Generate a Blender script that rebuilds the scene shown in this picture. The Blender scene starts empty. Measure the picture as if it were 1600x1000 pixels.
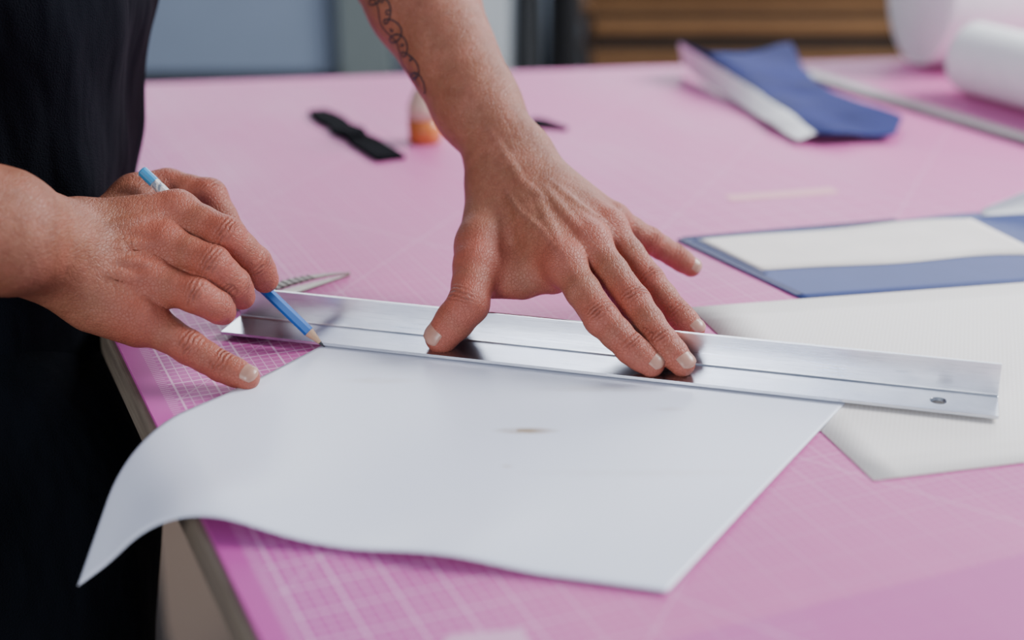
import bpy, math, numpy as np
from mathutils import Vector, Matrix
rng=np.random.default_rng(4)
TZ=.9; TH=math.radians(21); H=.397; FPX=2400.
cT,sT=math.cos(TH),math.sin(TH)
CAM=np.array([0,0,TZ+H])
def ray(px,py):
    u=(px-800)/FPX; v=(py-500)/FPX
    return np.array([u,cT-v*sT,-sT-v*cT])
def V(px,py,t): return CAM+t*ray(px,py)
def G(px,py,z=0.):
    d=ray(px,py); return CAM+d*((z-H)/d[2])
scene=bpy.context.scene
COL=scene.collection

# ---------------------------------------------------------------- materials
class NT:
    def __init__(s,name):
        s.m=bpy.data.materials.new(name); s.m.use_nodes=True
        s.t=s.m.node_tree; s.b=s.t.nodes['Principled BSDF']
    def n(s,typ,**k):
        nd=s.t.nodes.new(typ)
        for a,b in k.items(): setattr(nd,a,b)
        return nd
    def l(s,a,b): s.t.links.new(a,b)
    def math(s,op,a,b=None,c=None):
        nd=s.n('ShaderNodeMath',operation=op)
        for i,x in enumerate((a,b,c)):
            if x is None: continue
            if isinstance(x,(int,float)): nd.inputs[i].default_value=x
            else: s.l(x,nd.inputs[i])
        return nd.outputs[0]
    def mix(s,f,a,b):
        nd=s.n('ShaderNodeMix',data_type='RGBA')
        for i,x in ((0,f),(6,a),(7,b)):
            if isinstance(x,(int,float)): nd.inputs[i].default_value=x
            elif isinstance(x,tuple): nd.inputs[i].default_value=(*x,1)
            else: s.l(x,nd.inputs[i])
        return nd.outputs[2]
    def obj(s): return s.n('ShaderNodeTexCoord').outputs['Object']
    def pos(s): return s.n('ShaderNodeNewGeometry').outputs['Position']
    def mp(s,vec,scale=(1,1,1),loc=(0,0,0),rot=(0,0,0)):
        nd=s.n('ShaderNodeMapping'); s.l(vec,nd.inputs[0])
        nd.inputs['Scale'].default_value=scale; nd.inputs['Location'].default_value=loc; nd.inputs['Rotation'].default_value=rot
        return nd.outputs[0]
    def noise(s,vec,scale,detail=3,rough=.5):
        nd=s.n('ShaderNodeTexNoise'); s.l(vec,nd.inputs['Vector'])
        nd.inputs['Scale'].default_value=scale; nd.inputs['Detail'].default_value=detail; nd.inputs['Roughness'].default_value=rough
        return nd.outputs[0]
    def ramp(s,f,a,b):
        nd=s.n('ShaderNodeMapRange'); s.l(f,nd.inputs[0]); nd.inputs[1].default_value=a; nd.inputs[2].default_value=b
        return nd.outputs[0]
    def bump(s,h,strength=.3,dist=.001):
        nd=s.n('ShaderNodeBump'); nd.inputs['Strength'].default_value=strength; nd.inputs['Distance'].default_value=dist
        s.l(h,nd.inputs['Height']); s.l(nd.outputs[0],s.b.inputs['Normal'])
    def set(s,**k):
        for a,b in k.items():
            key={'color':'Base Color','rough':'Roughness','metal':'Metallic','spec':'Specular IOR Level','trans':'Transmission Weight','ior':'IOR','sss':'Subsurface Weight','coat':'Coat Weight'}[a]
            i=s.b.inputs[key]
            if isinstance(b,tuple): i.default_value=(*b,1)
            elif isinstance(b,(int,float)): i.default_value=b
            else: s.l(b,i)
        return s
def simple(name,color,rough=.5,metal=0.,var=.12,scale=60,bump=.1,**k):
    m=NT(name); o=m.obj(); f=m.noise(o,scale,4)
    dark=tuple(c*(1-var) for c in color); lite=tuple(min(1,c*(1+var)) for c in color)
    m.set(color=m.mix(f,dark,lite),rough=rough,metal=metal,**k)
    if bump: m.bump(f,bump,.001)
    return m.m

def mat_skin():
    m=NT('skin'); o=m.pos()
    a=lambda nm:(lambda nd:nd.outputs['Fac'])(m.n('ShaderNodeAttribute',attribute_name=nm))
    tint,cs,cm,vn=a('tint'),a('cs'),a('cm'),a('vein')
    n1=m.ramp(m.noise(o,30,5,.65),.32,.68); n2=m.ramp(m.noise(o,170,4,.6),.4,.60); n3=m.ramp(m.noise(o,60,3,.5),.43,.66)
    base=m.mix(n1,(.255,.088,.047),(.345,.146,.084))
    base=m.mix(m.math('MULTIPLY',n2,.38),base,(.225,.064,.037))
    base=m.mix(m.math('MULTIPLY',n3,.38),base,(.37,.110,.070))
    base=m.mix(m.math('MULTIPLY',tint,.70),base,(.40,.092,.060))
    base=m.mix(m.math('MULTIPLY',vn,.28),base,(.21,.100,.086))
    wob=m.math('MULTIPLY',m.math('SUBTRACT',m.noise(o,110,3,.6),.5),.0045)
    cr=m.math('MULTIPLY',m.math('COSINE',m.math('MULTIPLY',m.math('ADD',cs,wob),2*math.pi/.0030)),cm)
    cr=m.math('MULTIPLY',cr,m.ramp(m.noise(o,140,2),.28,.58))
    base=m.mix(m.math('MULTIPLY',m.math('MAXIMUM',m.math('MULTIPLY',cr,-1),0.),.58),base,(.14,.036,.022))
    v=m.n('ShaderNodeTexVoronoi',feature='DISTANCE_TO_EDGE'); m.l(m.mp(o,(1,.55,1),rot=(0,0,.5)),v.inputs['Vector']); v.inputs['Scale'].default_value=430
    ed_=m.ramp(v.outputs[0],0.,.14)
    base=m.mix(m.math('MULTIPLY',m.math('SUBTRACT',1.,ed_),.20),base,(.17,.048,.030))
    m.set(color=base,rough=.52,sss=.04,spec=.42)
    m.b.inputs['Subsurface Radius'].default_value=(1,.35,.2); m.b.inputs['Subsurface Scale'].default_value=.0025
    wr=m.noise(m.mp(o,(1,.45,1),rot=(0,0,.35)),190,5,.64)
    h=m.math('ADD',m.math('MULTIPLY',cr,.70),m.math('MULTIPLY',ed_,.24))
    h=m.math('ADD',h,m.math('MULTIPLY',wr,1.3))
    m.bump(h,.80,.0010)
    return m.m
MSKIN=mat_skin()
MNAIL=simple('fingernail',(.43,.225,.165),.32,scale=150,var=.22,bump=.05)
MINK=simple('tattoo_ink',(.05,.036,.040),.5,scale=100)
def mat_cloth(name,c):
    m=NT(name); o=m.pos()
    f=m.noise(m.mp(o,(1,1,.35)),14,3); w=m.noise(o,900,2)
    m.set(color=m.mix(f,tuple(x*.7 for x in c),tuple(x*1.3 for x in c)),rough=.95,spec=.10)
    m.bump(m.math('ADD',f,m.math('MULTIPLY',w,.03)),.9,.03); return m.m
MSHIRT=mat_cloth('black_cotton',(.003,.004,.007)); MTROU=mat_cloth('black_trouser_cloth',(.0025,.0035,.006))

def mat_mat():
    m=NT('pink_cutting_mat'); o=m.obj()
    sp=m.n('ShaderNodeSeparateXYZ'); m.l(o,sp.inputs[0]); x,y=sp.outputs[0],sp.outputs[1]
    def line(c,per,w): return m.math('LESS_THAN',m.math('PINGPONG',c,per/2),w/2)
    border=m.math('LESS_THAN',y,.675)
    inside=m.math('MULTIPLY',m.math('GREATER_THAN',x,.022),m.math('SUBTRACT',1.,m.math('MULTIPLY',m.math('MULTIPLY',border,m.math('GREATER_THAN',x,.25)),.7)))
    fine=m.math('MAXIMUM',line(x,.00635,.0008),line(y,.00635,.0008))
    big=m.math('MAXIMUM',line(x,.0254,.0014),line(y,.0254,.0014))
    xd=m.math('ADD',x,m.math('MULTIPLY',y,.577))
    diag=m.math('MAXIMUM',line(xd,.2032,.0016),line(m.math('SUBTRACT',x,m.math('MULTIPLY',y,1.)),.254,.0016))
    nearedge=m.ramp(x,.20,.10)
    tick=m.math('MULTIPLY',m.math('MULTIPLY',line(y,.003175,.0008),m.math('GREATER_THAN',x,.016)),m.math('LESS_THAN',x,.022))
    fade=m.ramp(m.noise(o,2.5,3),.35,.65)
    L=m.math('MULTIPLY',fine,m.math('ADD',m.math('MULTIPLY',nearedge,.30),.14))
    L=m.math('MAXIMUM',L,m.math('MULTIPLY',big,m.math('ADD',m.math('MULTIPLY',nearedge,.40),m.math('ADD',m.math('MULTIPLY',fade,.18),.12))))
    L=m.math('MAXIMUM',L,m.math('MULTIPLY',diag,.30))
    L=m.math('MULTIPLY',L,inside)
    L=m.math('MAXIMUM',L,m.math('MULTIPLY',tick,.6))
    worn=m.noise(m.mp(o,(1,.35,1)),9,5,.6)
    base=m.mix(m.ramp(worn,.3,.75),(.53,.083,.310),(.64,.150,.385))
    far=m.ramp(y,1.1,1.9); base=m.mix(m.math('MULTIPLY',far,.35),base,(.66,.19,.38))  # paler towards the far end: glare painted into the base colour
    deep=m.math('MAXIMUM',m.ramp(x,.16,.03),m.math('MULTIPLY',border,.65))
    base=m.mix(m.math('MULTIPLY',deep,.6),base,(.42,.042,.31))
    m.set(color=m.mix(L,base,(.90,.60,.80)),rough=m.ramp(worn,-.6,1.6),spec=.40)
    m.bump(m.noise(o,700,2),.12,.0006); return m.m
def mat_sheet():
    m=NT('white_vinyl'); o=m.pos()
    f=m.noise(o,6,4); col=m.mix(f,(.78,.82,.96),(.84,.87,.99))
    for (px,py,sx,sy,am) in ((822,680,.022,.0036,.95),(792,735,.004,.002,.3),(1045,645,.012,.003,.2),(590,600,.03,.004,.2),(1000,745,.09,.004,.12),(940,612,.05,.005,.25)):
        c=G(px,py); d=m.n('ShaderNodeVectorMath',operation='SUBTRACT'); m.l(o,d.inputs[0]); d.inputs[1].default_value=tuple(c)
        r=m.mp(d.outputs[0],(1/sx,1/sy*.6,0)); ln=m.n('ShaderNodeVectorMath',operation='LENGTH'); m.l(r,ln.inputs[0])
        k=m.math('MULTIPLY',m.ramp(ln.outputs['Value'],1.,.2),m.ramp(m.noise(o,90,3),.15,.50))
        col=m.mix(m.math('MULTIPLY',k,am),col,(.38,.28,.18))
    m.set(color=col,rough=.33,spec=.5); m.bump(m.noise(o,25,3),.08,.002); return m.m
def mat_weave():
    m=NT('cream_woven_vinyl'); o=m.pos(); r=m.mp(o,rot=(0,0,.28))
    sp=m.n('ShaderNodeSeparateXYZ'); m.l(r,sp.inputs[0])
    a=m.math('PINGPONG',sp.outputs[0],.0014); b=m.math('PINGPONG',sp.outputs[1],.0014)
    h=m.math('MULTIPLY',m.math('MULTIPLY',a,b),500000.)
    m.set(color=m.mix(m.ramp(h,.0,.7),(.87,.81,.76),(.98,.93,.89)),rough=.42); m.bump(h,.12,.0003); return m.m
def mat_alu():
    m=NT('brushed_aluminium'); o=m.obj()
    s=m.noise(m.mp(o,(6,400,400)),3,4,.6); b=m.noise(m.mp(o,(1,3,3)),11,4,.6); sc=m.ramp(m.noise(m.mp(o,(20,900,900)),2,2),.62,.70)
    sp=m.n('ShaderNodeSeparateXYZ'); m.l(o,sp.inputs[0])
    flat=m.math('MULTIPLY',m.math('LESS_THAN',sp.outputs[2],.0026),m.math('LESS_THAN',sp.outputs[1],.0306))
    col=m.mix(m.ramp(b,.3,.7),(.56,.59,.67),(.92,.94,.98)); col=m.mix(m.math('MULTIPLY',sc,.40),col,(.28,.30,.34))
    col=m.mix(m.math('MULTIPLY',flat,.50),col,(.33,.35,.40))  # horizontal leg darkened: shading painted into the colour so the fold reads
    rg=m.math('ADD',m.math('MULTIPLY',s,.20),m.math('ADD',m.math('MULTIPLY',b,.24),.10))
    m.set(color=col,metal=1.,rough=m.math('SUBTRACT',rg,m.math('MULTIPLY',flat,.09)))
    m.bump(s,.15,.0004); return m.m
def mat_wood(name,a,b,sc=(3,40,40),rough=.6):
    m=NT(name); o=m.obj(); f=m.noise(m.mp(o,sc),1.5,5,.6)
    m.set(color=m.mix(m.ramp(f,.3,.7),a,b),rough=rough); m.bump(f,.2,.002); return m.m
def mat_floor():
    m=NT('floor_boards'); o=m.pos(); br=m.n('ShaderNodeTexBrick'); m.l(m.mp(o,rot=(0,0,1.2)),br.inputs['Vector'])
    br.inputs['Scale'].default_value=1; br.inputs['Brick Width'].default_value=1.1; br.inputs['Row Height'].default_value=.12; br.inputs['Mortar Size'].default_value=.004
    br.inputs['Color1'].default_value=(.20,.135,.095,1); br.inputs['Color2'].default_value=(.15,.10,.075,1); br.inputs['Mortar'].default_value=(.05,.035,.03,1)
    m.set(color=m.mix(m.math('MULTIPLY',m.noise(m.mp(o,(8,30,8)),2,4),.5),br.outputs[0],(.22,.165,.13)),rough=.55); return m.m
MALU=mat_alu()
MPLY=mat_wood('plywood_edge',(.22,.18,.135),(.12,.09,.07),(8,8,120))
MLEG=simple('grey_steel',(.12,.12,.13),.5,.6)

# ---------------------------------------------------------------- object helpers
def mk(name,verts,faces,mat=None,smooth=False,recenter=True,parent=None,mats=None,mi=None):
    verts=np.asarray(verts,dtype=float)
    c=np.zeros(3)
    if recenter:
        c=(verts.min(0)+verts.max(0))/2; c[2]=verts[:,2].min()
    me=bpy.data.meshes.new(name); me.from_pydata((verts-c).tolist(),[],[tuple(int(i) for i in f) for f in faces]); me.update()
    for x in (mats or ([mat] if mat else [])): me.materials.append(x)
    if mi is not None: me.polygons.foreach_set('material_index',np.asarray(mi,dtype=np.int32))
    if smooth: me.polygons.foreach_set('use_smooth',np.ones(len(me.polygons),dtype=bool))
    o=bpy.data.objects.new(name,me); COL.objects.link(o); o.location=c
    if parent: par(o,parent)
    return o
def par(o,p):
    o.parent=p; o.matrix_parent_inverse=p.matrix_basis.inverted()
def top(o,label,cat,group=None,kind=None):
    o['label']=label; o['category']=cat
    if group: o['group']=group
    if kind: o['kind']=kind
    return o
def bevel(o,w,seg=2):
    b=o.modifiers.new('bevel','BEVEL'); b.width=w; b.segments=seg; b.limit_method='ANGLE'; return o
def box(name,lo,hi,mat,M=None,**k):
    lo,hi=np.array(lo,float),np.array(hi,float)
    v=np.array([[(lo,hi)[i][0],(lo,hi)[j][1],(lo,hi)[l][2]] for i in(0,1) for j in(0,1) for l in(0,1)])
    if M is not None: v=np.array([(M@Vector(x))[:] for x in v])
    f=[(0,1,3,2),(4,6,7,5),(0,4,5,1),(2,3,7,6),(0,2,6,4),(1,5,7,3)]
    return mk(name,v,f,mat,**k)
def prism(name,poly,z0,z1,mat,**k):
    n=len(poly); v=[(p[0],p[1],z0) for p in poly]+[(p[0],p[1],z1) for p in poly]
    f=[tuple(range(n))[::-1],tuple(range(n,2*n))]+[(i,(i+1)%n,(i+1)%n+n,i+n) for i in range(n)]
    return mk(name,v,f,mat,**k)
def frame(a,b,up=(0,0,1)):
    a,b=np.array(a,float),np.array(b,float); z=(b-a)/np.linalg.norm(b-a); x=np.cross(up,z)
    if np.linalg.norm(x)<1e-4: x=np.cross((1,0,0),z)
    x/=np.linalg.norm(x); return x,np.cross(z,x),z
def lathe(name,a,b,prof,mat,seg=32,**k):
    x,y,z=frame(a,b); a=np.array(a,float); v=[];f=[]
    for s,r in prof:
        for i in range(seg):
            t=2*math.pi*i/seg; v.append(a+z*s+x*r*math.cos(t)+y*r*math.sin(t))
    n=len(prof)
    for j in range(n-1):
        for i in range(seg): f.append((j*seg+i,j*seg+(i+1)%seg,(j+1)*seg+(i+1)%seg,(j+1)*seg+i))
    f.append(tuple(range(seg))[::-1]); f.append(tuple((n-1)*seg+i for i in range(seg)))
    return mk(name,v,f,mat,**k)
def patch(name,fn,nu,nv,mat,th=.0006,smooth=True,**k):
    v=[fn(i/nu,j/nv) for j in range(nv+1) for i in range(nu+1)]
    f=[(j*(nu+1)+i,j*(nu+1)+i+1,(j+1)*(nu+1)+i+1,(j+1)*(nu+1)+i) for j in range(nv) for i in range(nu)]
    o=mk(name,v,f,mat,smooth=smooth,**k)
    s=o.modifiers.new('thick','SOLIDIFY'); s.thickness=th; s.offset=0
    return o
def bil(c,a,b):
    c=[np.array(x,float) for x in c]
    return c[0]*(1-a)*(1-b)+c[1]*a*(1-b)+c[2]*a*b+c[3]*(1-a)*b

# ---------------------------------------------------------------- room
fl=box('floor',(-3,-1.5,-.05),(4,4.2,0),mat_floor()); fl['kind']='structure'
wb=box('wall_back',(-3,4.0,0),(4,4.1,2.9),simple('painted_wall',(.22,.26,.32),.8)); wb['kind']='structure'
wl=box('wall_left',(-3.1,-1.5,0),(-3,4.1,2.9),simple('painted_wall_side',(.25,.27,.31),.8)); wl['kind']='structure'
MFR=simple('white_window_frame',(.7,.7,.7),.5)
fv=[];ff=[]
def addbox(lo,hi):
    o=len(fv)
    for i in (lo[0],hi[0]):
        for j in (lo[1],hi[1]):
            for l in (lo[2],hi[2]): fv.append((i,j,l))
    ff.extend([tuple(o+q for q in f) for f in [(0,1,3,2),(4,6,7,5),(0,4,5,1),(2,3,7,6),(0,2,6,4),(1,5,7,3)]])
for x0,x1,z0,z1 in ((-1.2,2.3,1.40,1.46),(-1.2,2.3,2.54,2.6),(-1.2,-1.14,1.46,2.54),(2.24,2.3,1.46,2.54),(.52,.58,1.46,2.54)): addbox((x0,3.95,z0),(x1,4.0,z1))
wf=mk('window_1',fv,ff,MFR); wf['kind']='structure'

# ---------------------------------------------------------------- table + mat
E0=np.array([-.2764,.985]); ed=np.array([-.388,.9215]); ed/=np.linalg.norm(ed); en=np.array([-ed[1],ed[0]])
fdir=np.array([.987,.16]); F0=np.array([-.4394,1.829])
q=np.linalg.solve(np.array([ed,-fdir]).T,F0-E0)
FL=E0+ed*q[0]; FR=F0+fdir*2.1
NL=E0-ed*1.15; NR=NL+np.array([2.0,.15])
poly=[NL,NR,FR,FL]
tb=prism('table',poly,TZ-.031,TZ-.003,MPLY); bevel(tb,.002)
top(tb,'large plywood work table covered by a pink cutting mat','table')
cc=sum(poly)/4
for p in poly:
    q=p+(cc-p)*.09; x,y=q
    lg=box('leg',(x-.03,y-.03,0),(x+.03,y+.03,TZ-.031),MLEG,parent=tb)
R=Matrix(((-en[0],ed[0],0,0),(-en[1],ed[1],0,0),(0,0,1,0),(0,0,0,1)))
MM=Matrix.Translation((E0[0]-ed[0]*1.15,E0[1]-ed[1]*1.15,TZ-.003))@R
ins=-en*.004
mp=[p for p in (NL+ins+ed*.004,NR,FR,FL+ins)]
inv=MM.inverted(); lp=[(inv@Vector((p[0],p[1],TZ-.003))) for p in mp]
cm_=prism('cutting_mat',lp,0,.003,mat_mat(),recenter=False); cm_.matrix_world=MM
top(cm_,'pink self-healing cutting mat with fine white grid lines','cutting mat')

# ---------------------------------------------------------------- aluminium angle
A=G(345,523,.003)[:2]; B=G(1560,656,.003)[:2]
rd=(B-A)/np.linalg.norm(B-A); rp=np.array([-rd[1],rd[0]]); Lr=float(np.linalg.norm(B-A)); W=.034; HH=.0238; T=.0022
fr=.0012
fil=[(W-T-fr*(1-math.sin(a)),T+fr*(1-math.cos(a))) for a in np.radians([90,60,30,0])]
sec=[(0,0),(W,0),(W,HH),(W-T,HH)]+[(float(x),float(y)) for x,y in fil]+[(0,T)]
v=[(0,a,b) for a,b in sec]+[(Lr,a,b) for a,b in sec]; n=len(sec)
f=[tuple(range(n)),tuple(range(n,2*n))[::-1]]+[(i,i+n,(i+1)%n+n,(i+1)%n) for i in range(n)]
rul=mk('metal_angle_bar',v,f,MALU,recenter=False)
cut=lathe('cutter',(Lr-.036,W*.42,-.01),(Lr-.036,W*.42,.02),[(0,.0042),(.0105,.0042),(.0145,.0068),(.03,.0068)],MALU,recenter=False)
bo=rul.modifiers.new('hole','BOOLEAN'); bo.object=cut; bo.operation='DIFFERENCE'; bo.solver='EXACT'
dg=bpy.context.evaluated_depsgraph_get(); me=bpy.data.meshes.new_from_object(rul.evaluated_get(dg)); rul.modifiers.clear(); rul.data=me
bpy.data.objects.remove(cut); b_=bevel(rul,.0003).modifiers[-1]; b_.angle_limit=math.radians(50)
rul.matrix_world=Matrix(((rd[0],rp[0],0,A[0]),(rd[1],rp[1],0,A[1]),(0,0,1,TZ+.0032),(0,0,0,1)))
top(rul,'shiny aluminium L-profile straightedge lying across the white sheet','metal ruler')

# ---------------------------------------------------------------- sheets
MSH=mat_sheet()
TL=G(505,543)[:2]; TR=G(1320,634)[:2]; BR=G(1042,930)[:2]; BL=np.array([-.268,.744])
SD=np.arange(-.12,.16,.001); 
def phi(d):
    if d<-.10: return 0.
    if d<-.02: return 5.*math.sin((d+.10)/.08*math.pi/2)
    if d<.045: return 5-(59)*(d+.02)/.065
    return -54.
ang=np.radians([phi(d) for d in SD]); HX=np.cumsum(np.cos(ang))*.001; HX=HX-HX[0]+SD[0]; HZ=np.cumsum(np.sin(ang))*.001
def sheet(a,b):
    b=-.07+b*1.07
    p=bil((TL,TR,BR,BL),a,b)
    d=float((p-E0)@en); z=.0018
    if d>-.12:
        p=p+en*(np.interp(d,SD,HX)-d); k=min(1,max(0,b)*2.2) if d<-.0 else 1
        k=max(k,min(1,max(0,(d+.05)/.05)))
        z+=np.interp(d,SD,HZ)*k
    w=math.exp(-((b-1)/.22)**2)
    z+=w*.006*math.sin(math.pi*min(max((a-.06)/.42,0),1))**2+w*.0045*math.sin(math.pi*min(max((a-.50)/.34,0),1))**2
    z+=.0004*(1+math.sin(a*11+b*5))*min(1,max(b,0)*3)
    return (p[0],p[1],TZ+z)
sh=patch('vinyl_sheet',sheet,110,70,MSH,.0007)
top(sh,'large white vinyl sheet being marked, one corner drooping off the table','vinyl sheet')
wc=[G(1078,482),G(1850,425),G(1800,700),G(1365,752)]
def tex(a,b):
    p=bil(wc,a,b); return (p[0],p[1],TZ+.0007)
ws=patch('woven_vinyl_sheet',tex,10,10,mat_weave(),.0006)
top(ws,'cream vinyl sheet with fine woven texture under the metal bar','vinyl sheet')
MBLUE=simple('blue_vinyl',(.045,.068,.215),.5,scale=30,spec=.3); MNAVY=simple('navy_edge',(.016,.022,.10),.5,spec=.3); MCREAM=simple('cream_panel',(.86,.79,.74),.55,scale=20)
bc=[G(1058,375),G(1252,468),G(1850,425),G(1760,316)]
def blu(a,b,zz=.0008):
    p=bil([bc[0],bc[3],bc[2],bc[1]],a,b); 
    off=.004*math.sin(a*13)*max(0,1-b*4)
    return (p[0],p[1]+off,TZ+zz)
bs=patch('blue_sheet',blu,40,16,MBLUE,.0008)
top(bs,'blue vinyl pocket sheet with a cream panel and navy edging','vinyl sheet')
MWH=simple('white_vinyl_back',(.96,.96,.97),.5)
c0=G(1535,337,.0016); c1=G(1800,322,.0016)
def curl(a,b):
    p=c0+(c1-c0)*a; t=b*2.4; r=.003+.013*min(1,a*2.2)
    return (p[0],p[1]+r*math.sin(t)*1.0+.0,TZ+.0016+r*(1-math.cos(t)))
patch('curled_edge',curl,20,14,MWH,.0006,parent=bs)['label']='pale curled back edge'
pc=[G(1092,377),G(1190,425),G(1630,399),G(1515,343)]
def pan(a,b):
    p=bil([pc[0],pc[3],pc[2],pc[1]],a,b); q=.006*math.sin(a*9+1.)*a
    return (p[0],p[1]+q,TZ+.0016)
patch('cream_panel',pan,40,6,MCREAM,.0004,parent=bs)['label']='cream rectangular panel'
def ribbon(name,pts,w,z,mat,parent=None,th=.0006):
    pts=[np.array(p[:2]) for p in pts]; v=[];f=[]
    for i,p in enumerate(pts):
        d=pts[min(i+1,len(pts)-1)]-pts[max(i-1,0)]; d/=np.linalg.norm(d); nn=np.array([-d[1],d[0]])*w/2
        for zz in (z,z+th):
            v+= [(*(p-nn),TZ+zz),(*(p+nn),TZ+zz)]
    for i in range(len(pts)-1):
        a=4*i; f+=[(a,a+1,a+5,a+4),(a+2,a+6,a+7,a+3),(a,a+4,a+6,a+2),(a+1,a+3,a+7,a+5)]
    f+=[(0,2,3,1),(4*len(pts)-4,4*len(pts)-3,4*len(pts)-1,4*len(pts)-2)]
    return mk(name,v,f,mat,parent=parent)
ribbon('navy_edging',[G(1064,376),G(1250,463)],.007,.0011,MNAVY,bs)
ribbon('navy_edging',[G(1085,376),G(1196,431)],.004,.0011,MNAVY,bs)
ribbon('navy_edging',[G(1066,374),G(1250,358),G(1400,345)],.004,.0011,MNAVY,bs)

# folded blue/white vinyl far away
rows=[[G(1066,108,.003),G(1060,64,.045),G(1100,84,.040),G(1170,84,.03),G(1237,68,.03)],
      [G(1112,138,.003),G(1115,102,.03),G(1148,108,.03),G(1205,112,.022),G(1256,108,.018)],
      [G(1168,176,.003),G(1182,144,.02),G(1205,150,.02),G(1245,152,.012),G(1292,145,.014)],
      [G(1218,208,.003),G(1238,184,.014),G(1265,185,.014),G(1325,184,.010),G(1416,182,.010)],
      [G(1246,223,.003),G(1276,214,.008),G(1305,213,.011),G(1350,217,.006),G(1400,216,.006)]]
v=[p for r in rows for p in r]; f=[];mi=[]
for j in range(4):
    for i in range(4): f.append((j*5+i,j*5+i+1,j*5+i+6,j*5+i+5)); mi.append(1 if i==0 else 0)
fo=mk('folded_vinyl_piece',v,f,smooth=True,mats=[simple('deep_blue_vinyl',(.018,.024,.130),.66,scale=15,var=.6,spec=.12),MWH],mi=mi)
sb=fo.modifiers.new('sub','SUBSURF'); sb.subdivision_type='SIMPLE'; sb.levels=sb.render_levels=3
sm=fo.modifiers.new('sm','SMOOTH'); sm.factor=.5; sm.iterations=4
tx=bpy.data.textures.new('rumple','CLOUDS'); tx.noise_scale=.06
dp=fo.modifiers.new('rumple','DISPLACE'); dp.texture=tx; dp.strength=.008; dp.mid_level=.5; dp.texture_coords='LOCAL'
so=fo.modifiers.new('s','SOLIDIFY'); so.thickness=.001
fo.location.z+=.002
top(fo,'creased navy-blue vinyl offcut with its white edge folded up','vinyl offcut')

# rolls
def roll(a,b,r,label):
    a=np.array(a,float); b=np.array(b,float); L=np.linalg.norm(b-a); x,y,z=frame(a,b)
    v=[];f=[]; turns=12; N=turns*40
    rad=[r*(.06+.94*min(1,i/(N-44))) for i in range(N+1)]
    for s in (0,.004,L-.004,L):
        for i in range(N+1):
            t=2*math.pi*i/40; off=(.010*(i/N)**3 if s<.01 else 0)
            v.append(a+z*(s+off)+x*rad[i]*math.cos(t)+y*rad[i]*math.sin(t))
    for k in range(3):
        for i in range(N): f.append((k*(N+1)+i,k*(N+1)+i+1,(k+1)*(N+1)+1+i,(k+1)*(N+1)+i))
    o=mk('vinyl_roll',v,f,MWH,smooth=True); sl=o.modifiers.new('s','SOLIDIFY'); sl.thickness=.078*r; sl.offset=-1
    return top(o,label,'vinyl roll')
roll((.500,1.935,TZ+.10),(1.35,2.08,TZ+.10),.098,'thick white vinyl roll resting at the table far edge')
roll((.532,1.785,TZ+.042),(.715,1.43,TZ+.042),.041,'slim white vinyl roll beside a grey metal bar')
a,b=G(1262,112),G(1720,248); d=(b-a)/np.linalg.norm(b-a)
a=a+np.array([-.012,-.02,0])
Mb=Matrix.Translation(Vector(a))@Matrix.Rotation(math.atan2(d[1],d[0]),4,'Z')
bar=box('flat_metal_bar',(0,-.012,0),(float(np.linalg.norm(b-a)),.012,.006),simple('dull_steel',(.27,.25,.25),.4,.6,var=.4,scale=12),M=Mb); bevel(bar,.001)
top(bar,'long dull grey metal straightedge on the mat','metal bar')
tp=ribbon('masking_tape_strip',[G(1138,310),G(1305,298)],.018,0.0001,simple('pale_tape',(.80,.38,.44),.6),th=.0003)
top(tp,'pale masking tape strip stuck to the mat','tape')
sc=prism('paper_scrap',[G(690,1010)[:2],G(700,994)[:2],G(815,984)[:2],G(830,1010)[:2]],TZ,TZ+.0006,simple('pink_white_paper',(.70,.36,.56),.6))
top(sc,'small pale paper scrap on the mat','paper')

# glue bottle
g=G(664,222); 
MGL=simple('amber_glue',(.62,.19,.045),.25,scale=30,bump=0); MBT=simple('cream_plastic',(.74,.58,.42),.35,bump=0)
bt=lathe('glue_bottle',g,g+np.array([0,0,1]),[(0,.014),(.002,.017),(.026,.0175)],MGL,smooth=True)
top(bt,'small glue bottle with amber glue and cream nozzle','glue bottle')
lathe('bottle_shoulder',g+np.array([0,0,.026]),g+np.array([0,0,1]),[(0,.0175),(.012,.0172),(.024,.013),(.030,.009),(.032,.008)],MBT,smooth=True,parent=bt)
lathe('nozzle',g+np.array([0,0,.058]),g+np.array([0,0,1]),[(0,.0095),(.006,.0095),(.007,.006),(.024,.002),(.025,.0)],MBT,smooth=True,parent=bt)
MBK=simple('black_rubber',(.004,.004,.006),.9,spec=.06)
def strip(name,p,q,ws,label,zt=.006):
    p,q=np.array(p[:2]),np.array(q[:2]); d=(q-p); nn=np.array([-d[1],d[0]])/np.linalg.norm(d); n=len(ws)
    L=[p+d*i/(n-1)+nn*w for i,w in enumerate(ws)]; Rr=[p+d*i/(n-1)-nn*w for i,w in enumerate(ws)][::-1]
    o=prism(name,L+Rr,TZ,TZ+zt,MBK); bevel(o,.0015); return top(o,label,'strap')
s1=strip('black_strap',G(495,177),G(612,252),[.010,.015,.016,.013,.019,.013,.016,.016,.016,.015],'flat black rubber strap with notched middle lying on mat',.005)
box('strap_buckle',(-.012,-.009,0),(.012,.009,.003),MBK,M=Matrix.Translation(Vector(G(550,209,.005)))@Matrix.Rotation(-1.1,4,'Z'),parent=s1)
strip('black_offcut',G(822,192),G(886,204),[.016,.017,.012,.007,.003],'small pointed black rubber offcut beside the forearm',.004)

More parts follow.
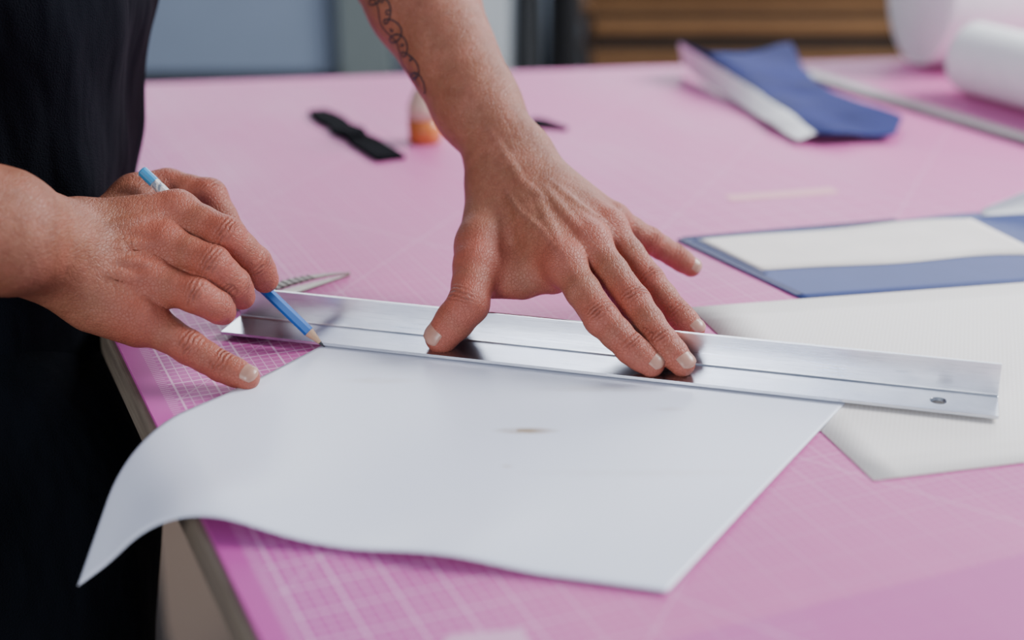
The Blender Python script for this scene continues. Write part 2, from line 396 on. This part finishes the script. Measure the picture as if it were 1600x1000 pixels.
# tweezers behind the bar: two tapered sprung arms joined at the back
ka=G(352,488)[:2]; kb=G(547,431)[:2]; kd=(kb-ka); KL=float(np.linalg.norm(kd)); kd/=KL; kn_=np.array([-kd[1],kd[0]])
MTW=simple('tan_grey_steel',(.25,.22,.185),.36,.8,var=.3,scale=200); MRB=simple('dark_rib_steel',(.12,.105,.09),.45,.6)
def wid(s): return float(np.interp(s,[0,.12,.3,.55,.78,.93,1],[.0040,.0050,.0058,.0054,.0030,.0014,.0005]))
def twarm(name,zfun,parent=None,ribs=False):
    v=[];f=[];mi=[];N=80
    for i in range(N+1):
        s=i/N; w=wid(s); z=zfun(s); p=ka+kd*KL*s; th=.0014
        if ribs and .34<s<.70 and (i//2)%2: th=.0020
        for q,zz in ((-w,z),(w,z),(w,z+th),(-w,z+th)): v.append((*(p+kn_*q),TZ+zz))
    for i in range(N):
        for k in range(4): f.append((4*i+k,4*i+(k+1)%4,4*i+4+(k+1)%4,4*i+4+k)); mi.append(1 if ribs and .34<i/N<.70 and (i//2)%2==0 else 0)
    f+=[(3,2,1,0),(4*N,4*N+1,4*N+2,4*N+3)]; mi+=[0,0]
    return mk(name,v,f,parent=parent,mats=[MTW,MRB],mi=mi)
tw=twarm('tweezers',lambda s:.0003)
top(tw,'slim pointed steel tweezers with ribbed grips lying on mat','tweezers')
twarm('spring_arm',lambda s:.0018+.0060*math.sin(math.pi*min(1,s*1.02))**.8 if s<.98 else .0022,tw,True)

# ---------------------------------------------------------------- pencil
pt=G(507,542,.0024); pe=V(221,266,1.052); px_,py_,pz_=frame(pt,pe); PL=float(np.linalg.norm(pe-pt))
MPB=simple('blue_lacquer',(.004,.125,.46),.32,scale=40,bump=0); MPW=simple('pale_wood',(.50,.31,.19),.6,scale=300)
def mat_band():
    m=NT('printed_pencil_band'); o=m.obj(); f=m.ramp(m.noise(m.mp(o,(1,1,.5)),320,2),.5,.56)
    m.set(color=m.mix(f,(.72,.72,.70),(.18,.22,.28)),rough=.4); return m.m
rr=.0038
pen=lathe('pencil',pt+pz_*.0145,pe,[(0,rr*.93),(.0008,rr),(PL-.0145-.030,rr)],MPB,seg=6)
top(pen,'blue hexagonal pencil held upright against the sheet edge','pencil')
lathe('sharpened_wood',pt+pz_*.0042,pe,[(0,.0013),(.0105,rr*.94)],MPW,seg=18,parent=pen)
lathe('lead',pt,pe,[(0,.0003),(.0043,.0014)],simple('graphite',(.03,.03,.035),.4),seg=12,parent=pen)
lathe('printed_band',pt+pz_*(PL-.030),pe,[(0,rr),(.018,rr)],mat_band(),seg=6,parent=pen)
lathe('end_cap',pt+pz_*(PL-.012),pe,[(0,rr*1.02),(.011,rr*1.02),(.012,rr*.8)],simple('light_blue_cap',(.04,.30,.58),.35,bump=0),seg=12,parent=pen)

# ---------------------------------------------------------------- SDF bodies
def smin(a,b,k):
    h=np.clip(.5+.5*(b-a)/k,0,1); return b+(a-b)*h-k*h*(1-h)
def cone(P,pr):
    a,b,ra,rb=pr; ba=b-a; L=float(ba@ba)
    h=np.clip(((P-a)@ba)/max(L,1e-9),0,1); q=P-a-h[:,None]*ba
    return np.sqrt((q*q).sum(1))-(ra+(rb-ra)*h)
class Body:
    def __init__(s,base,fingers=(),ridges=(),kb=.012,kf=.007,kr=.003):
        c=lambda p:(np.array(p[0],float),np.array(p[1],float),p[2],p[3])
        s.base=[c(p) for p in base]; s.ridges=[c(p) for p in ridges]; s.kb,s.kf,s.kr=kb,kf,kr
        s.veins=[]; s.f=[]
        for pts,rad in fingers:
            ch=[]
            for i in range(len(pts)-1):
                a,b=np.array(pts[i],float),np.array(pts[i+1],float); m=(a+b)/2; rm=(rad[i]+rad[i+1])/2*.96
                if i==len(pts)-2: rm=(rad[i]+rad[i+1])/2*1.02
                ch+=[(a,m,rad[i],rm),(m,b,rm,rad[i+1])]
            s.f.append(ch)
    def all(s): return s.base+s.ridges+[p for c in s.f for p in c]
    def d(s,P):
        D=None
        for p in s.base:
            e=cone(P,p); D=e if D is None else smin(D,e,s.kb)
        for p in s.ridges: D=smin(D,cone(P,p),s.kr)
        out=D
        for ch in s.f:
            e=None
            for p in ch:
                q=cone(P,p); e=q if e is None else smin(e,q,.003)
            out=np.minimum(out,smin(D,e,s.kf))
        for p in s.veins: out=smin(out,cone(P,p),.0035)
        return out
    def grad(s,P,d0=None,e=3e-4):
        if d0 is None: d0=s.d(P)
        return np.stack([s.d(P+np.eye(3)[i]*e)-d0 for i in range(3)],1)/e
    def hit(s,px,py):
        r=ray(px,py); r=r/np.linalg.norm(r); t=.8
        for _ in range(80):
            d=float(s.d((CAM+r*t)[None])[0]); t+=d
            if d<1e-5 or t>2: break
        if t>2: return None
        p=CAM+r*t; g=s.grad(p[None])[0]; return p,g/np.linalg.norm(g)
    def trace_veins(s,paths):
        new=[]
        for pts,r,lift in paths:
            P=np.array(pts,float); fine=[]
            for i in range(len(P)-1):
                for k in range(4): fine.append(P[i]+(P[i+1]-P[i])*k/4)
            fine.append(P[-1]); Q=[s.hit(*p) for p in fine]; Q=[(q[0]-q[1]*(r-lift)) if q is not None else None for q in Q]
            n=len(Q)
            for i in range(n-1):
                if Q[i] is None or Q[i+1] is None or np.linalg.norm(Q[i]-Q[i+1])>.015: continue
                e=lambda k:r*(.45+.55*min(1,min(k,n-1-k)/3))
                new.append((Q[i],Q[i+1],e(i),e(i+1)))
        s.veins+=new
def ico(sub):
    import bmesh
    bm=bmesh.new(); bmesh.ops.create_icosphere(bm,subdivisions=sub,radius=1.0)
    v=np.array([x.co[:] for x in bm.verts]); f=np.array([[q.index for q in x.verts] for x in bm.faces]); bm.free(); return v,f
IV,IF=ico(3)
def build(B,vox,iters=4):
    vs=[];fs=[];o=0
    for a,b,ra,rb in B.all():
        L=np.linalg.norm(b-a); n=max(1,int(math.ceil(L/(.35*min(ra,rb)+1e-5)))); n=min(n,60)
        for i in range(n+1):
            t=i/n; vs.append(IV*(ra+(rb-ra)*t)+a+(b-a)*t); fs.append(IF+o); o+=len(IV)
    vs=np.concatenate(vs); fs=np.concatenate(fs)
    me=bpy.data.meshes.new('tmp'); me.from_pydata(vs.tolist(),[],fs.tolist()); ob=bpy.data.objects.new('tmp',me); COL.objects.link(ob)
    r=ob.modifiers.new('r','REMESH'); r.mode='VOXEL'; r.voxel_size=vox
    dg=bpy.context.evaluated_depsgraph_get(); ev=ob.evaluated_get(dg); em=ev.to_mesh()
    P=np.empty(len(em.vertices)*3); em.vertices.foreach_get('co',P); P=P.reshape(-1,3)
    F=[tuple(p.vertices) for p in em.polygons]; E=np.empty(len(em.edges)*2,dtype=np.int32); em.edges.foreach_get('vertices',E); E=E.reshape(-1,2)
    ev.to_mesh_clear(); bpy.data.objects.remove(ob); bpy.data.meshes.remove(me)
    cnt=np.bincount(E.ravel(),minlength=len(P))[:,None]
    for it in range(iters):
        S=np.zeros_like(P)
        for c in range(3): S[:,c]=np.bincount(E[:,0],P[E[:,1],c],len(P))+np.bincount(E[:,1],P[E[:,0],c],len(P))
        P=P+.5*(S/cnt-P)
        for q in range(2 if it==iters-1 else 1):
            d0=B.d(P); g=B.grad(P,d0); gg=np.maximum((g*g).sum(1),.25)
            P=P-np.clip(d0/gg,-.006,.006)[:,None]*g
    return P,F

# ---- arm resting on the bar (person's left)
I=[V(882,412,1.040),V(940,498,1.010),V(986,545,1.000),V(1018,569,.998)]
M=[V(922,380,1.056),V(990,472,1.027),V(1036,535,1.005),V(1066,568,.998)]
Rg=[V(950,356,1.078),V(1014,438,1.062),V(1058,490,1.05),V(1083,514,1.045)]
Pk=[V(958,345,1.10),V(1015,376,1.115),V(1052,398,1.125),V(1080,417,1.13)]
Th=[V(745,415,1.058),V(732,475,1.035),V(690,526,1.040)]
base=[(V(610,-90,1.225),V(660,0,1.185),.047,.0415),(V(660,0,1.185),V(745,165,1.145),.0415,.0315),
 (V(745,165,1.145),V(790,235,1.125),.031,.0275),
 (V(775,262,1.125),V(822,245,1.125),.022,.021),
 (V(785,290,1.115),I[0],.021,.0145),(V(800,280,1.115),M[0],.021,.0145),(V(818,270,1.118),Rg[0],.02,.0135),(V(832,268,1.122),Pk[0],.0185,.0120),
 (V(770,300,1.118),V(752,385,1.075),.019,.0165),(V(752,385,1.075),Th[0],.0165,.0150),
 (V(800,370,1.09),V(865,415,1.06),.018,.013),(V(765,425,1.066),V(862,430,1.058),.012,.0125),(V(760,440,1.062),V(815,446,1.06),.0105,.009),
 (V(850,345,1.095),V(920,375,1.075),.018,.013)]
LR=[[.0126,.0117,.0101,.0086],[.0126,.0116,.0101,.0086],[.012,.0108,.0094,.0082],[.011,.0097,.0085,.0075],[.0154,.0140,.0116]]
fing=list(zip((I,M,Rg,Pk,Th),LR))
dorL=np.array([.12,-.36,.92]); dorL/=np.linalg.norm(dorL)
rid=[]
for mc in (I[0],M[0],Rg[0],Pk[0]): rid.append((mc+dorL*.0050,mc+dorL*.0050,.0090,.0090))
LA=Body(base,fing,rid)
LA.trace_veins([([(835,300),(860,350),(880,398)],.0030,.0003),([(850,290),(885,335),(915,368)],.0030,.0004),([(862,283),(905,320),(942,344)],.0028,.0003),
 ([(790,300),(812,335),(845,360),(868,392)],.0023,.0003),([(760,200),(790,245),(815,285),(850,310)],.0026,.0002)])
# ---- pencil arm (person's right)
I2=[V(276,332,1.028),V(352,368,1.014),V(398,410,1.03),V(414,436,1.044)]
M2=[V(258,384,1.010),V(332,413,.997),V(366,443,1.012),V(378,463,1.03)]
R2=[V(238,440,.998),V(306,461,.988),V(338,478,1.0),V(348,487,1.02)]
P2=[V(222,498,.992),V(296,543,.992),V(345,572,.990),V(386,590,.986)]
T2=[V(215,315,1.075),V(262,296,1.085),V(326,308,1.075),V(362,372,1.07),V(392,425,1.072)]
base2=[(V(-170,325,.91),V(0,362,.945),.045,.0375),(V(0,362,.945),V(75,388,.985),.0375,.0325),(V(75,388,.985),V(118,402,1.0),.032,.029),
 (V(115,370,1.01),V(115,428,.995),.024,.024),
 (V(140,362,1.018),I2[0],.021,.0150),(V(135,385,1.012),M2[0],.021,.0150),(V(130,415,1.002),R2[0],.021,.0145),(V(130,445,.997),P2[0],.021,.0145),
 (V(150,375,1.04),T2[0],.022,.018),(T2[0],T2[1],.017,.0135),(V(150,475,1.0),V(215,505,1.0),.019,.0150),(V(170,400,1.03),V(240,420,1.035),.02,.016)]
RR=[[.0132,.0128,.0112,.0095],[.0130,.0123,.0106,.0090],[.0127,.0117,.0103,.0090],[.0130,.0111,.0098,.0084],[.0138,.0132,.0115,.0098]]
fing2=list(zip((I2,M2,R2,P2,T2[1:]),RR))
dorR=np.array([.05,-.70,.71]); dorR/=np.linalg.norm(dorR)
rid2=[]
for mc in (I2[0],M2[0],R2[0],P2[0]): rid2.append((mc+dorR*.0052,mc+dorR*.0052,.0100,.0100))
RA=Body(base2,fing2,rid2)
RA.trace_veins([([(170,352),(205,345),(258,332)],.0030,.0005),([(170,386),(200,382),(242,382)],.0030,.0005),([(165,426),(190,430),(220,438)],.0030,.0004),
 ([(185,410),(210,408),(232,414)],.0020,.0003)])

AV,AF,AM,AT,AC,AS,AN=[],[],[],[],[],[],[]; off=0
def add(P,F,mi,tint=None,cm=None,cs=None,vn=None):
    global off
    AV.append(np.asarray(P,float)); AF.extend([tuple(int(i)+off for i in f) for f in F]); AM.extend([mi]*len(F)); n=len(P)
    z=np.zeros(n); AT.append(z if tint is None else tint); AC.append(z if cm is None else cm); AS.append(z if cs is None else cs); AN.append(z if vn is None else vn); off+=n
def nail(tip,dirv,dor,r,ln,shift=.001,ang=56):
    dv=dirv/np.linalg.norm(dirv); n=dor-dv*(dor@dv); n/=np.linalg.norm(n); s=np.cross(dv,n)
    nu,nw=16,14; P=[];F=[]
    for j in range(nw+1):
        w=-1+2*j/nw
        for i in range(nu+1):
            u=-1+2*i/nu
            lim=1-.42*abs(u)**3 if w>0 else 1-.45*abs(u)**2.2
            ww=w*lim; a=math.radians(ang)*u
            edge=max(abs(u),abs(w)); rad=r*1.0+.0003-(.0024*max(0,ww)**2)-(.0014 if edge>.999 else 0)
            P.append(tip+dv*(ww*ln/2+shift)+rad*(n*math.cos(a)+s*math.sin(a)*1.0))
    for j in range(nw):
        for i in range(nu): F.append((j*(nu+1)+i,j*(nu+1)+i+1,(j+1)*(nu+1)+i+1,(j+1)*(nu+1)+i))
    add(P,F,1)
def arm(B,fl,extra=()):
    P,F=build(B,.0014)
    tint=np.zeros(len(P)); cm=np.zeros(len(P)); cs=np.zeros(len(P))
    for pts,rad,dr in fl:
        for j in range(len(pts)):
            d=np.linalg.norm(P-pts[j],axis=1); tint=np.maximum(tint,np.exp(-(d/(rad[j]*1.6))**2)*2.0*(1.0 if j==len(pts)-1 else .8))
            if 0<j<len(pts)-1:
                ax=(pts[j+1]-pts[j-1]); ax/=np.linalg.norm(ax); n=dr-ax*(dr@ax); n/=np.linalg.norm(n)
                q=P-pts[j]; s=q@ax; dn=(q@n)/rad[j]
                m=np.exp(-(s/.0054)**2)*np.clip(dn*1.8-.6,0,1)*(d<rad[j]*1.7)
                up=m>cm; cs=np.where(up,s,cs); cm=np.maximum(cm,m)
    vd=np.full(len(P),1.)
    for p in B.veins: vd=np.minimum(vd,cone(P,(p[0],p[1],0,0)))
    vn=np.exp(-(np.maximum(vd-.0015,0)/.0016)**2)
    add(P,F,0,np.clip(tint,0,1),cm,cs,vn)
thD=np.array([-.45,-.45,.77])
arm(LA,[(I,LR[0],dorL),(M,LR[1],dorL),(Rg,LR[2],dorL),(Pk,LR[3],dorL),(Th,LR[4],thD)])
for c,r,ln,dr in ((I,LR[0][-1],.0115,np.array([.25,-.45,.85])),(M,LR[1][-1],.0125,np.array([.3,-.5,.8])),(Rg,LR[2][-1],.0112,np.array([.45,-.5,.75])),(Pk,LR[3][-1],.0102,np.array([.15,-.6,.8])),(Th,LR[4][-1],.0145,thD)):
    nail(c[-1],c[-1]-c[-2],dr,r,ln,.0012)
arm(RA,[(I2,RR[0],dorR),(M2,RR[1],dorR),(R2,RR[2],dorR),(P2,RR[3],np.array([.1,-.5,.85])),(T2[1:],RR[4],np.array([0,.3,.95]))])
nail(P2[-1],P2[-1]-P2[-2],np.array([.15,-.5,.85]),RR[3][-1],.0112,.0015)
nail(T2[-1],T2[-1]-T2[-2],np.array([.6,.6,.3]),RR[4][-1],.0145,.001)
# tattoo strokes traced on the forearm skin
def stroke(pts,w):
    Q=[LA.hit(*p) for p in pts]
    for a,b in zip(Q[:-1],Q[1:]):
        if a is None or b is None: continue
        if np.linalg.norm(a[0]-b[0])>.012: continue
        d=b[0]-a[0]; l=np.linalg.norm(d)
        if l<1e-6: continue
        d/=l; s1=np.cross(a[1],d); s2=np.cross(b[1],d); o=.0006
        add([a[0]-s1*w+a[1]*o-d*w*.5,a[0]+s1*w+a[1]*o-d*w*.5,b[0]+s2*w+b[1]*o+d*w*.5,b[0]-s2*w+b[1]*o+d*w*.5],[(0,1,2,3)],2)
a0=np.array([580.,-10]); a1=np.array([658.,138]); al=(a1-a0)/np.linalg.norm(a1-a0); pp=np.array([al[1],-al[0]])
L0=np.linalg.norm(a1-a0)
N=140; P_=[]
for i in range(N):
    s=i/(N-1); ph=s*2*math.pi*5.3+.7*math.sin(s*13)
    P_.append(a0+al*(s*L0+11*math.sin(ph))+pp*((13-7*s+3*math.sin(s*17))*math.cos(ph)+6-3*s))
stroke(P_,.00065)
stroke([a0+al*(s*L0)+pp*(-4+5*math.sin(s*15)*(1-.5*s)) for s in np.linspace(.02,.97,44)],.0006)
for k in range(6):
    c=a0+al*L0*(k+.5)/6.3+pp*(8+3*math.sin(k*2.2)-1.0*k)
    stroke([c+(al*math.cos(t)+pp*math.sin(t))*(7.5-1.0*t) for t in np.linspace(k*1.7,k*1.7+5.4,18)],.0006)
def Z(x,y,z): return np.array([x,y,TZ+z])
eL=V(610,-90,1.225); eR=V(-170,325,.91)
shL=Z(-.38,1.32,.47); shR=Z(-.37,1.04,.46)
torso=[(Z(-.44,1.03,-.02),Z(-.47,1.17,-.02),.09,.09),(Z(-.41,1.07,.15),Z(-.42,1.19,.15),.09,.09),(Z(-.385,1.08,.36),Z(-.40,1.23,.37),.09,.09),
 (shR,shL,.055,.055),(shL,eL,.05,.046),(shR,eR,.05,.044),(Z(-.36,1.17,.47),Z(-.30,1.16,.58),.055,.052),
 (Z(-.28,1.15,.65),Z(-.27,1.15,.70),.076,.08),(Z(-.225,1.145,.61),Z(-.24,1.147,.65),.045,.06),(Z(-.19,1.145,.665),Z(-.175,1.145,.645),.010,.014),
 (Z(-.275,1.072,.66),Z(-.285,1.068,.68),.012,.016),(Z(-.275,1.228,.66),Z(-.285,1.232,.68),.012,.016)]
P,F=build(Body(torso,kb=.03),.008,3); add(P,F,0)
P=np.concatenate(AV)
person=mk('person',P,AF,smooth=True,mats=[MSKIN,MNAIL,MINK],mi=AM)
for nm,arr in (('tint',AT),('cm',AC),('cs',AS),('vein',AN)):
    at=person.data.attributes.new(nm,'FLOAT','POINT'); at.data.foreach_set('value',np.concatenate(arr).astype(np.float32))
top(person,'person in black clothes holding a metal bar and marking with pencil','person')
def cloth(name,prims,mat,vox=.007,kb=.03,disp=.006,fs=18,label=None):
    P,F=build(Body(prims,kb=kb),vox,3)
    B=Body(prims,kb=kb); g=B.grad(P); 
    w=np.sin(P[:,2]*fs+5*np.sin(P[:,0]*13+P[:,1]*9))*np.sin(P[:,1]*31+P[:,2]*7)+.5*np.sin(P[:,1]*60+P[:,0]*50+P[:,2]*12)
    P=P+g*(w*disp*.5)[:,None]
    o=mk(name,P,F,mat,smooth=True,parent=person)
    if label: o['label']=label
    return o
lp=lambda a,b,t:a+(b-a)*t
cloth('shirt',[(Z(-.425,1.04,-.10),Z(-.465,1.19,-.10),.125,.118),(Z(-.415,1.06,.02),Z(-.430,1.19,.02),.118,.118),(Z(-.40,1.08,.12),Z(-.414,1.20,.12),.115,.118),(Z(-.385,1.08,.22),Z(-.393,1.22,.22),.115,.118),(Z(-.37,1.09,.36),Z(-.385,1.23,.37),.118,.118),
 (shR,shL,.068,.068),(shL,lp(shL,eL,.5),.068,.066),(shR,lp(shR,eR,.5),.068,.062)],MSHIRT,label='loose black cotton shirt')
cloth('trousers',[(Z(-.39,1.0,-.10),Z(-.45,1.20,-.10),.115,.11),(Z(-.365,.99,-.15),Z(-.36,.97,-.45),.105,.085),(Z(-.36,.97,-.45),Z(-.40,.98,-.85),.083,.065),
 (Z(-.48,1.22,-.15),Z(-.50,1.25,-.45),.10,.085),(Z(-.50,1.25,-.45),Z(-.54,1.26,-.85),.083,.065)],MTROU,label='loose black trousers')
for (x,y) in ((-.40,.98),(-.54,1.26)):
    cloth('shoe',[(Z(x-.05,y,-.86),Z(x+.10,y+.02,-.865),.038,.033),(Z(x-.04,y,-.84),Z(x,y,-.83),.04,.04)],MBK,disp=0)
cloth('hair',[(Z(-.295,1.15,.68),Z(-.29,1.15,.72),.084,.084)],simple('dark_hair',(.03,.02,.015),.7),disp=.001)

# ---------------------------------------------------------------- background furniture
MC=simple('blue_grey_paint',(.21,.265,.36),.6,scale=5); MDK=simple('dark_plinth',(.015,.017,.02),.7)
cb=box('storage_cabinet',(-1.25,3.2,.62),(-.37,3.7,1.3),MC); bevel(cb,.004); top(cb,'blue-grey painted storage cabinet on a dark stand','cabinet')
for x0 in (-1.24,-.80):
    dd=box('door',(x0,3.182,.632),(x0+.42,3.199,1.29),MC,parent=cb); bevel(dd,.003)
    box('handle',(x0+.39,3.165,.93),(x0+.405,3.182,1.08),MLEG,parent=dd)
for x0 in (-1.24,-.43):
    box('leg',(x0,3.21,0),(x0+.05,3.69,.59),MDK,parent=cb)
box('stand_rail',(-1.25,3.19,.575),(-.37,3.7,.62),MDK,parent=cb)
po=box('upright_post',(-.355,3.15,0),(-.25,3.26,2.9),simple('grey_green_paint',(.14,.17,.17),.6)); bevel(po,.004); top(po,'grey-green square upright post','post')
po=box('white_frame_post',(-.085,3.1,0),(-.005,3.2,2.9),simple('white_paint',(.60,.64,.66),.5)); bevel(po,.004); top(po,'white painted frame post','post')
def coat(x,w,label,c):
    def fn(a,b):
        t=a*2*math.pi; wv=1+.16*math.sin(t*6+b*3)+.06*math.sin(t*13)
        s=.75+.25*math.sin(math.pi*min(1,b*1.3+.1))
        return (x+w*s*wv*math.cos(t)*.5,3.2+.07*wv*math.sin(t),.12+1.2*b)
    o=patch('hanging_coat',fn,72,14,simple('coat_cloth',c,.9,scale=25),.003); return top(o,label,'coat',group='dark coats hanging by the post')
coat(.034,.054,'charcoal coat hanging in folds',(.05,.053,.058)); coat(.108,.060,'black coat hanging in folds',(.012,.012,.014))
MW=[mat_wood('brown_timber',(.07,.032,.014),(.16,.08,.035)),mat_wood('orange_timber',(.20,.09,.034),(.36,.18,.07)),mat_wood('dark_timber',(.014,.008,.005),(.04,.022,.012))]
rk=box('timber_rack',(.155,3.3,.50),(1.15,3.75,.54),MLEG); top(rk,'low steel rack carrying stacked timber boards','rack')
for x0 in (.165,1.09):
    for y0 in (3.31,3.69): box('leg',(x0,y0,0),(x0+.05,y0+.05,.50),MLEG,parent=rk)
z=.54; proto=None
for k in range(12):
    h=.026
    if proto is None:
        proto=box('timber_board',(-.51,-.2,0),(.5,.2,h-.004),MW[0],recenter=False); bevel(proto,.002); o=proto
    else:
        o=proto.copy(); o.data=proto.data.copy(); COL.objects.link(o)
    c=(0,1,2,0,1,2,0,1,2,1,0,2)[k]
    o.data.materials[0]=MW[c]
    o.location=(.665+rng.uniform(-.008,.02),3.50+rng.uniform(-.02,.02),z); z+=h-.004
    top(o,('mid-brown','orange-brown','dark brown')[c]+' timber board in the stack','board',group='stacked timber boards')

# ---------------------------------------------------------------- light + camera
w=bpy.data.worlds.new('world'); scene.world=w; w.use_nodes=True
bg=w.node_tree.nodes['Background']; bg.inputs[0].default_value=(.72,.81,1,1); bg.inputs[1].default_value=.46
def area(name,loc,tgt,sx,sy,power,col):
    l=bpy.data.lights.new(name,'AREA'); l.shape='RECTANGLE'; l.size=sx; l.size_y=sy; l.energy=power; l.color=col
    o=bpy.data.objects.new(name,l); COL.objects.link(o); o.location=loc
    o.rotation_euler=(Vector(tgt)-Vector(loc)).to_track_quat('-Z','Y').to_euler(); return o
area('window_light',(.55,3.93,2.0),(.55,1,2.0),3.3,1.0,60,(.90,.94,1))
area('side_window_light',(2.0,1.8,2.4),(0.1,.9,.9),1.3,1.0,128,(.94,.965,1))
area('added_front_light',(-1.45,-2.2,2.1),(0,1,.9),.8,1.0,70,(.93,.95,1))  # added light behind the camera: highlights on the bar, front fill
cam=bpy.data.cameras.new('camera'); cam.lens=54; cam.sensor_width=36; cam.clip_start=.01
cam.dof.use_dof=True; cam.dof.focus_distance=1.02; cam.dof.aperture_fstop=2.8
co=bpy.data.objects.new('camera',cam); COL.objects.link(co); co.location=tuple(CAM); co.rotation_euler=(math.pi/2-TH,0,0)
scene.camera=co
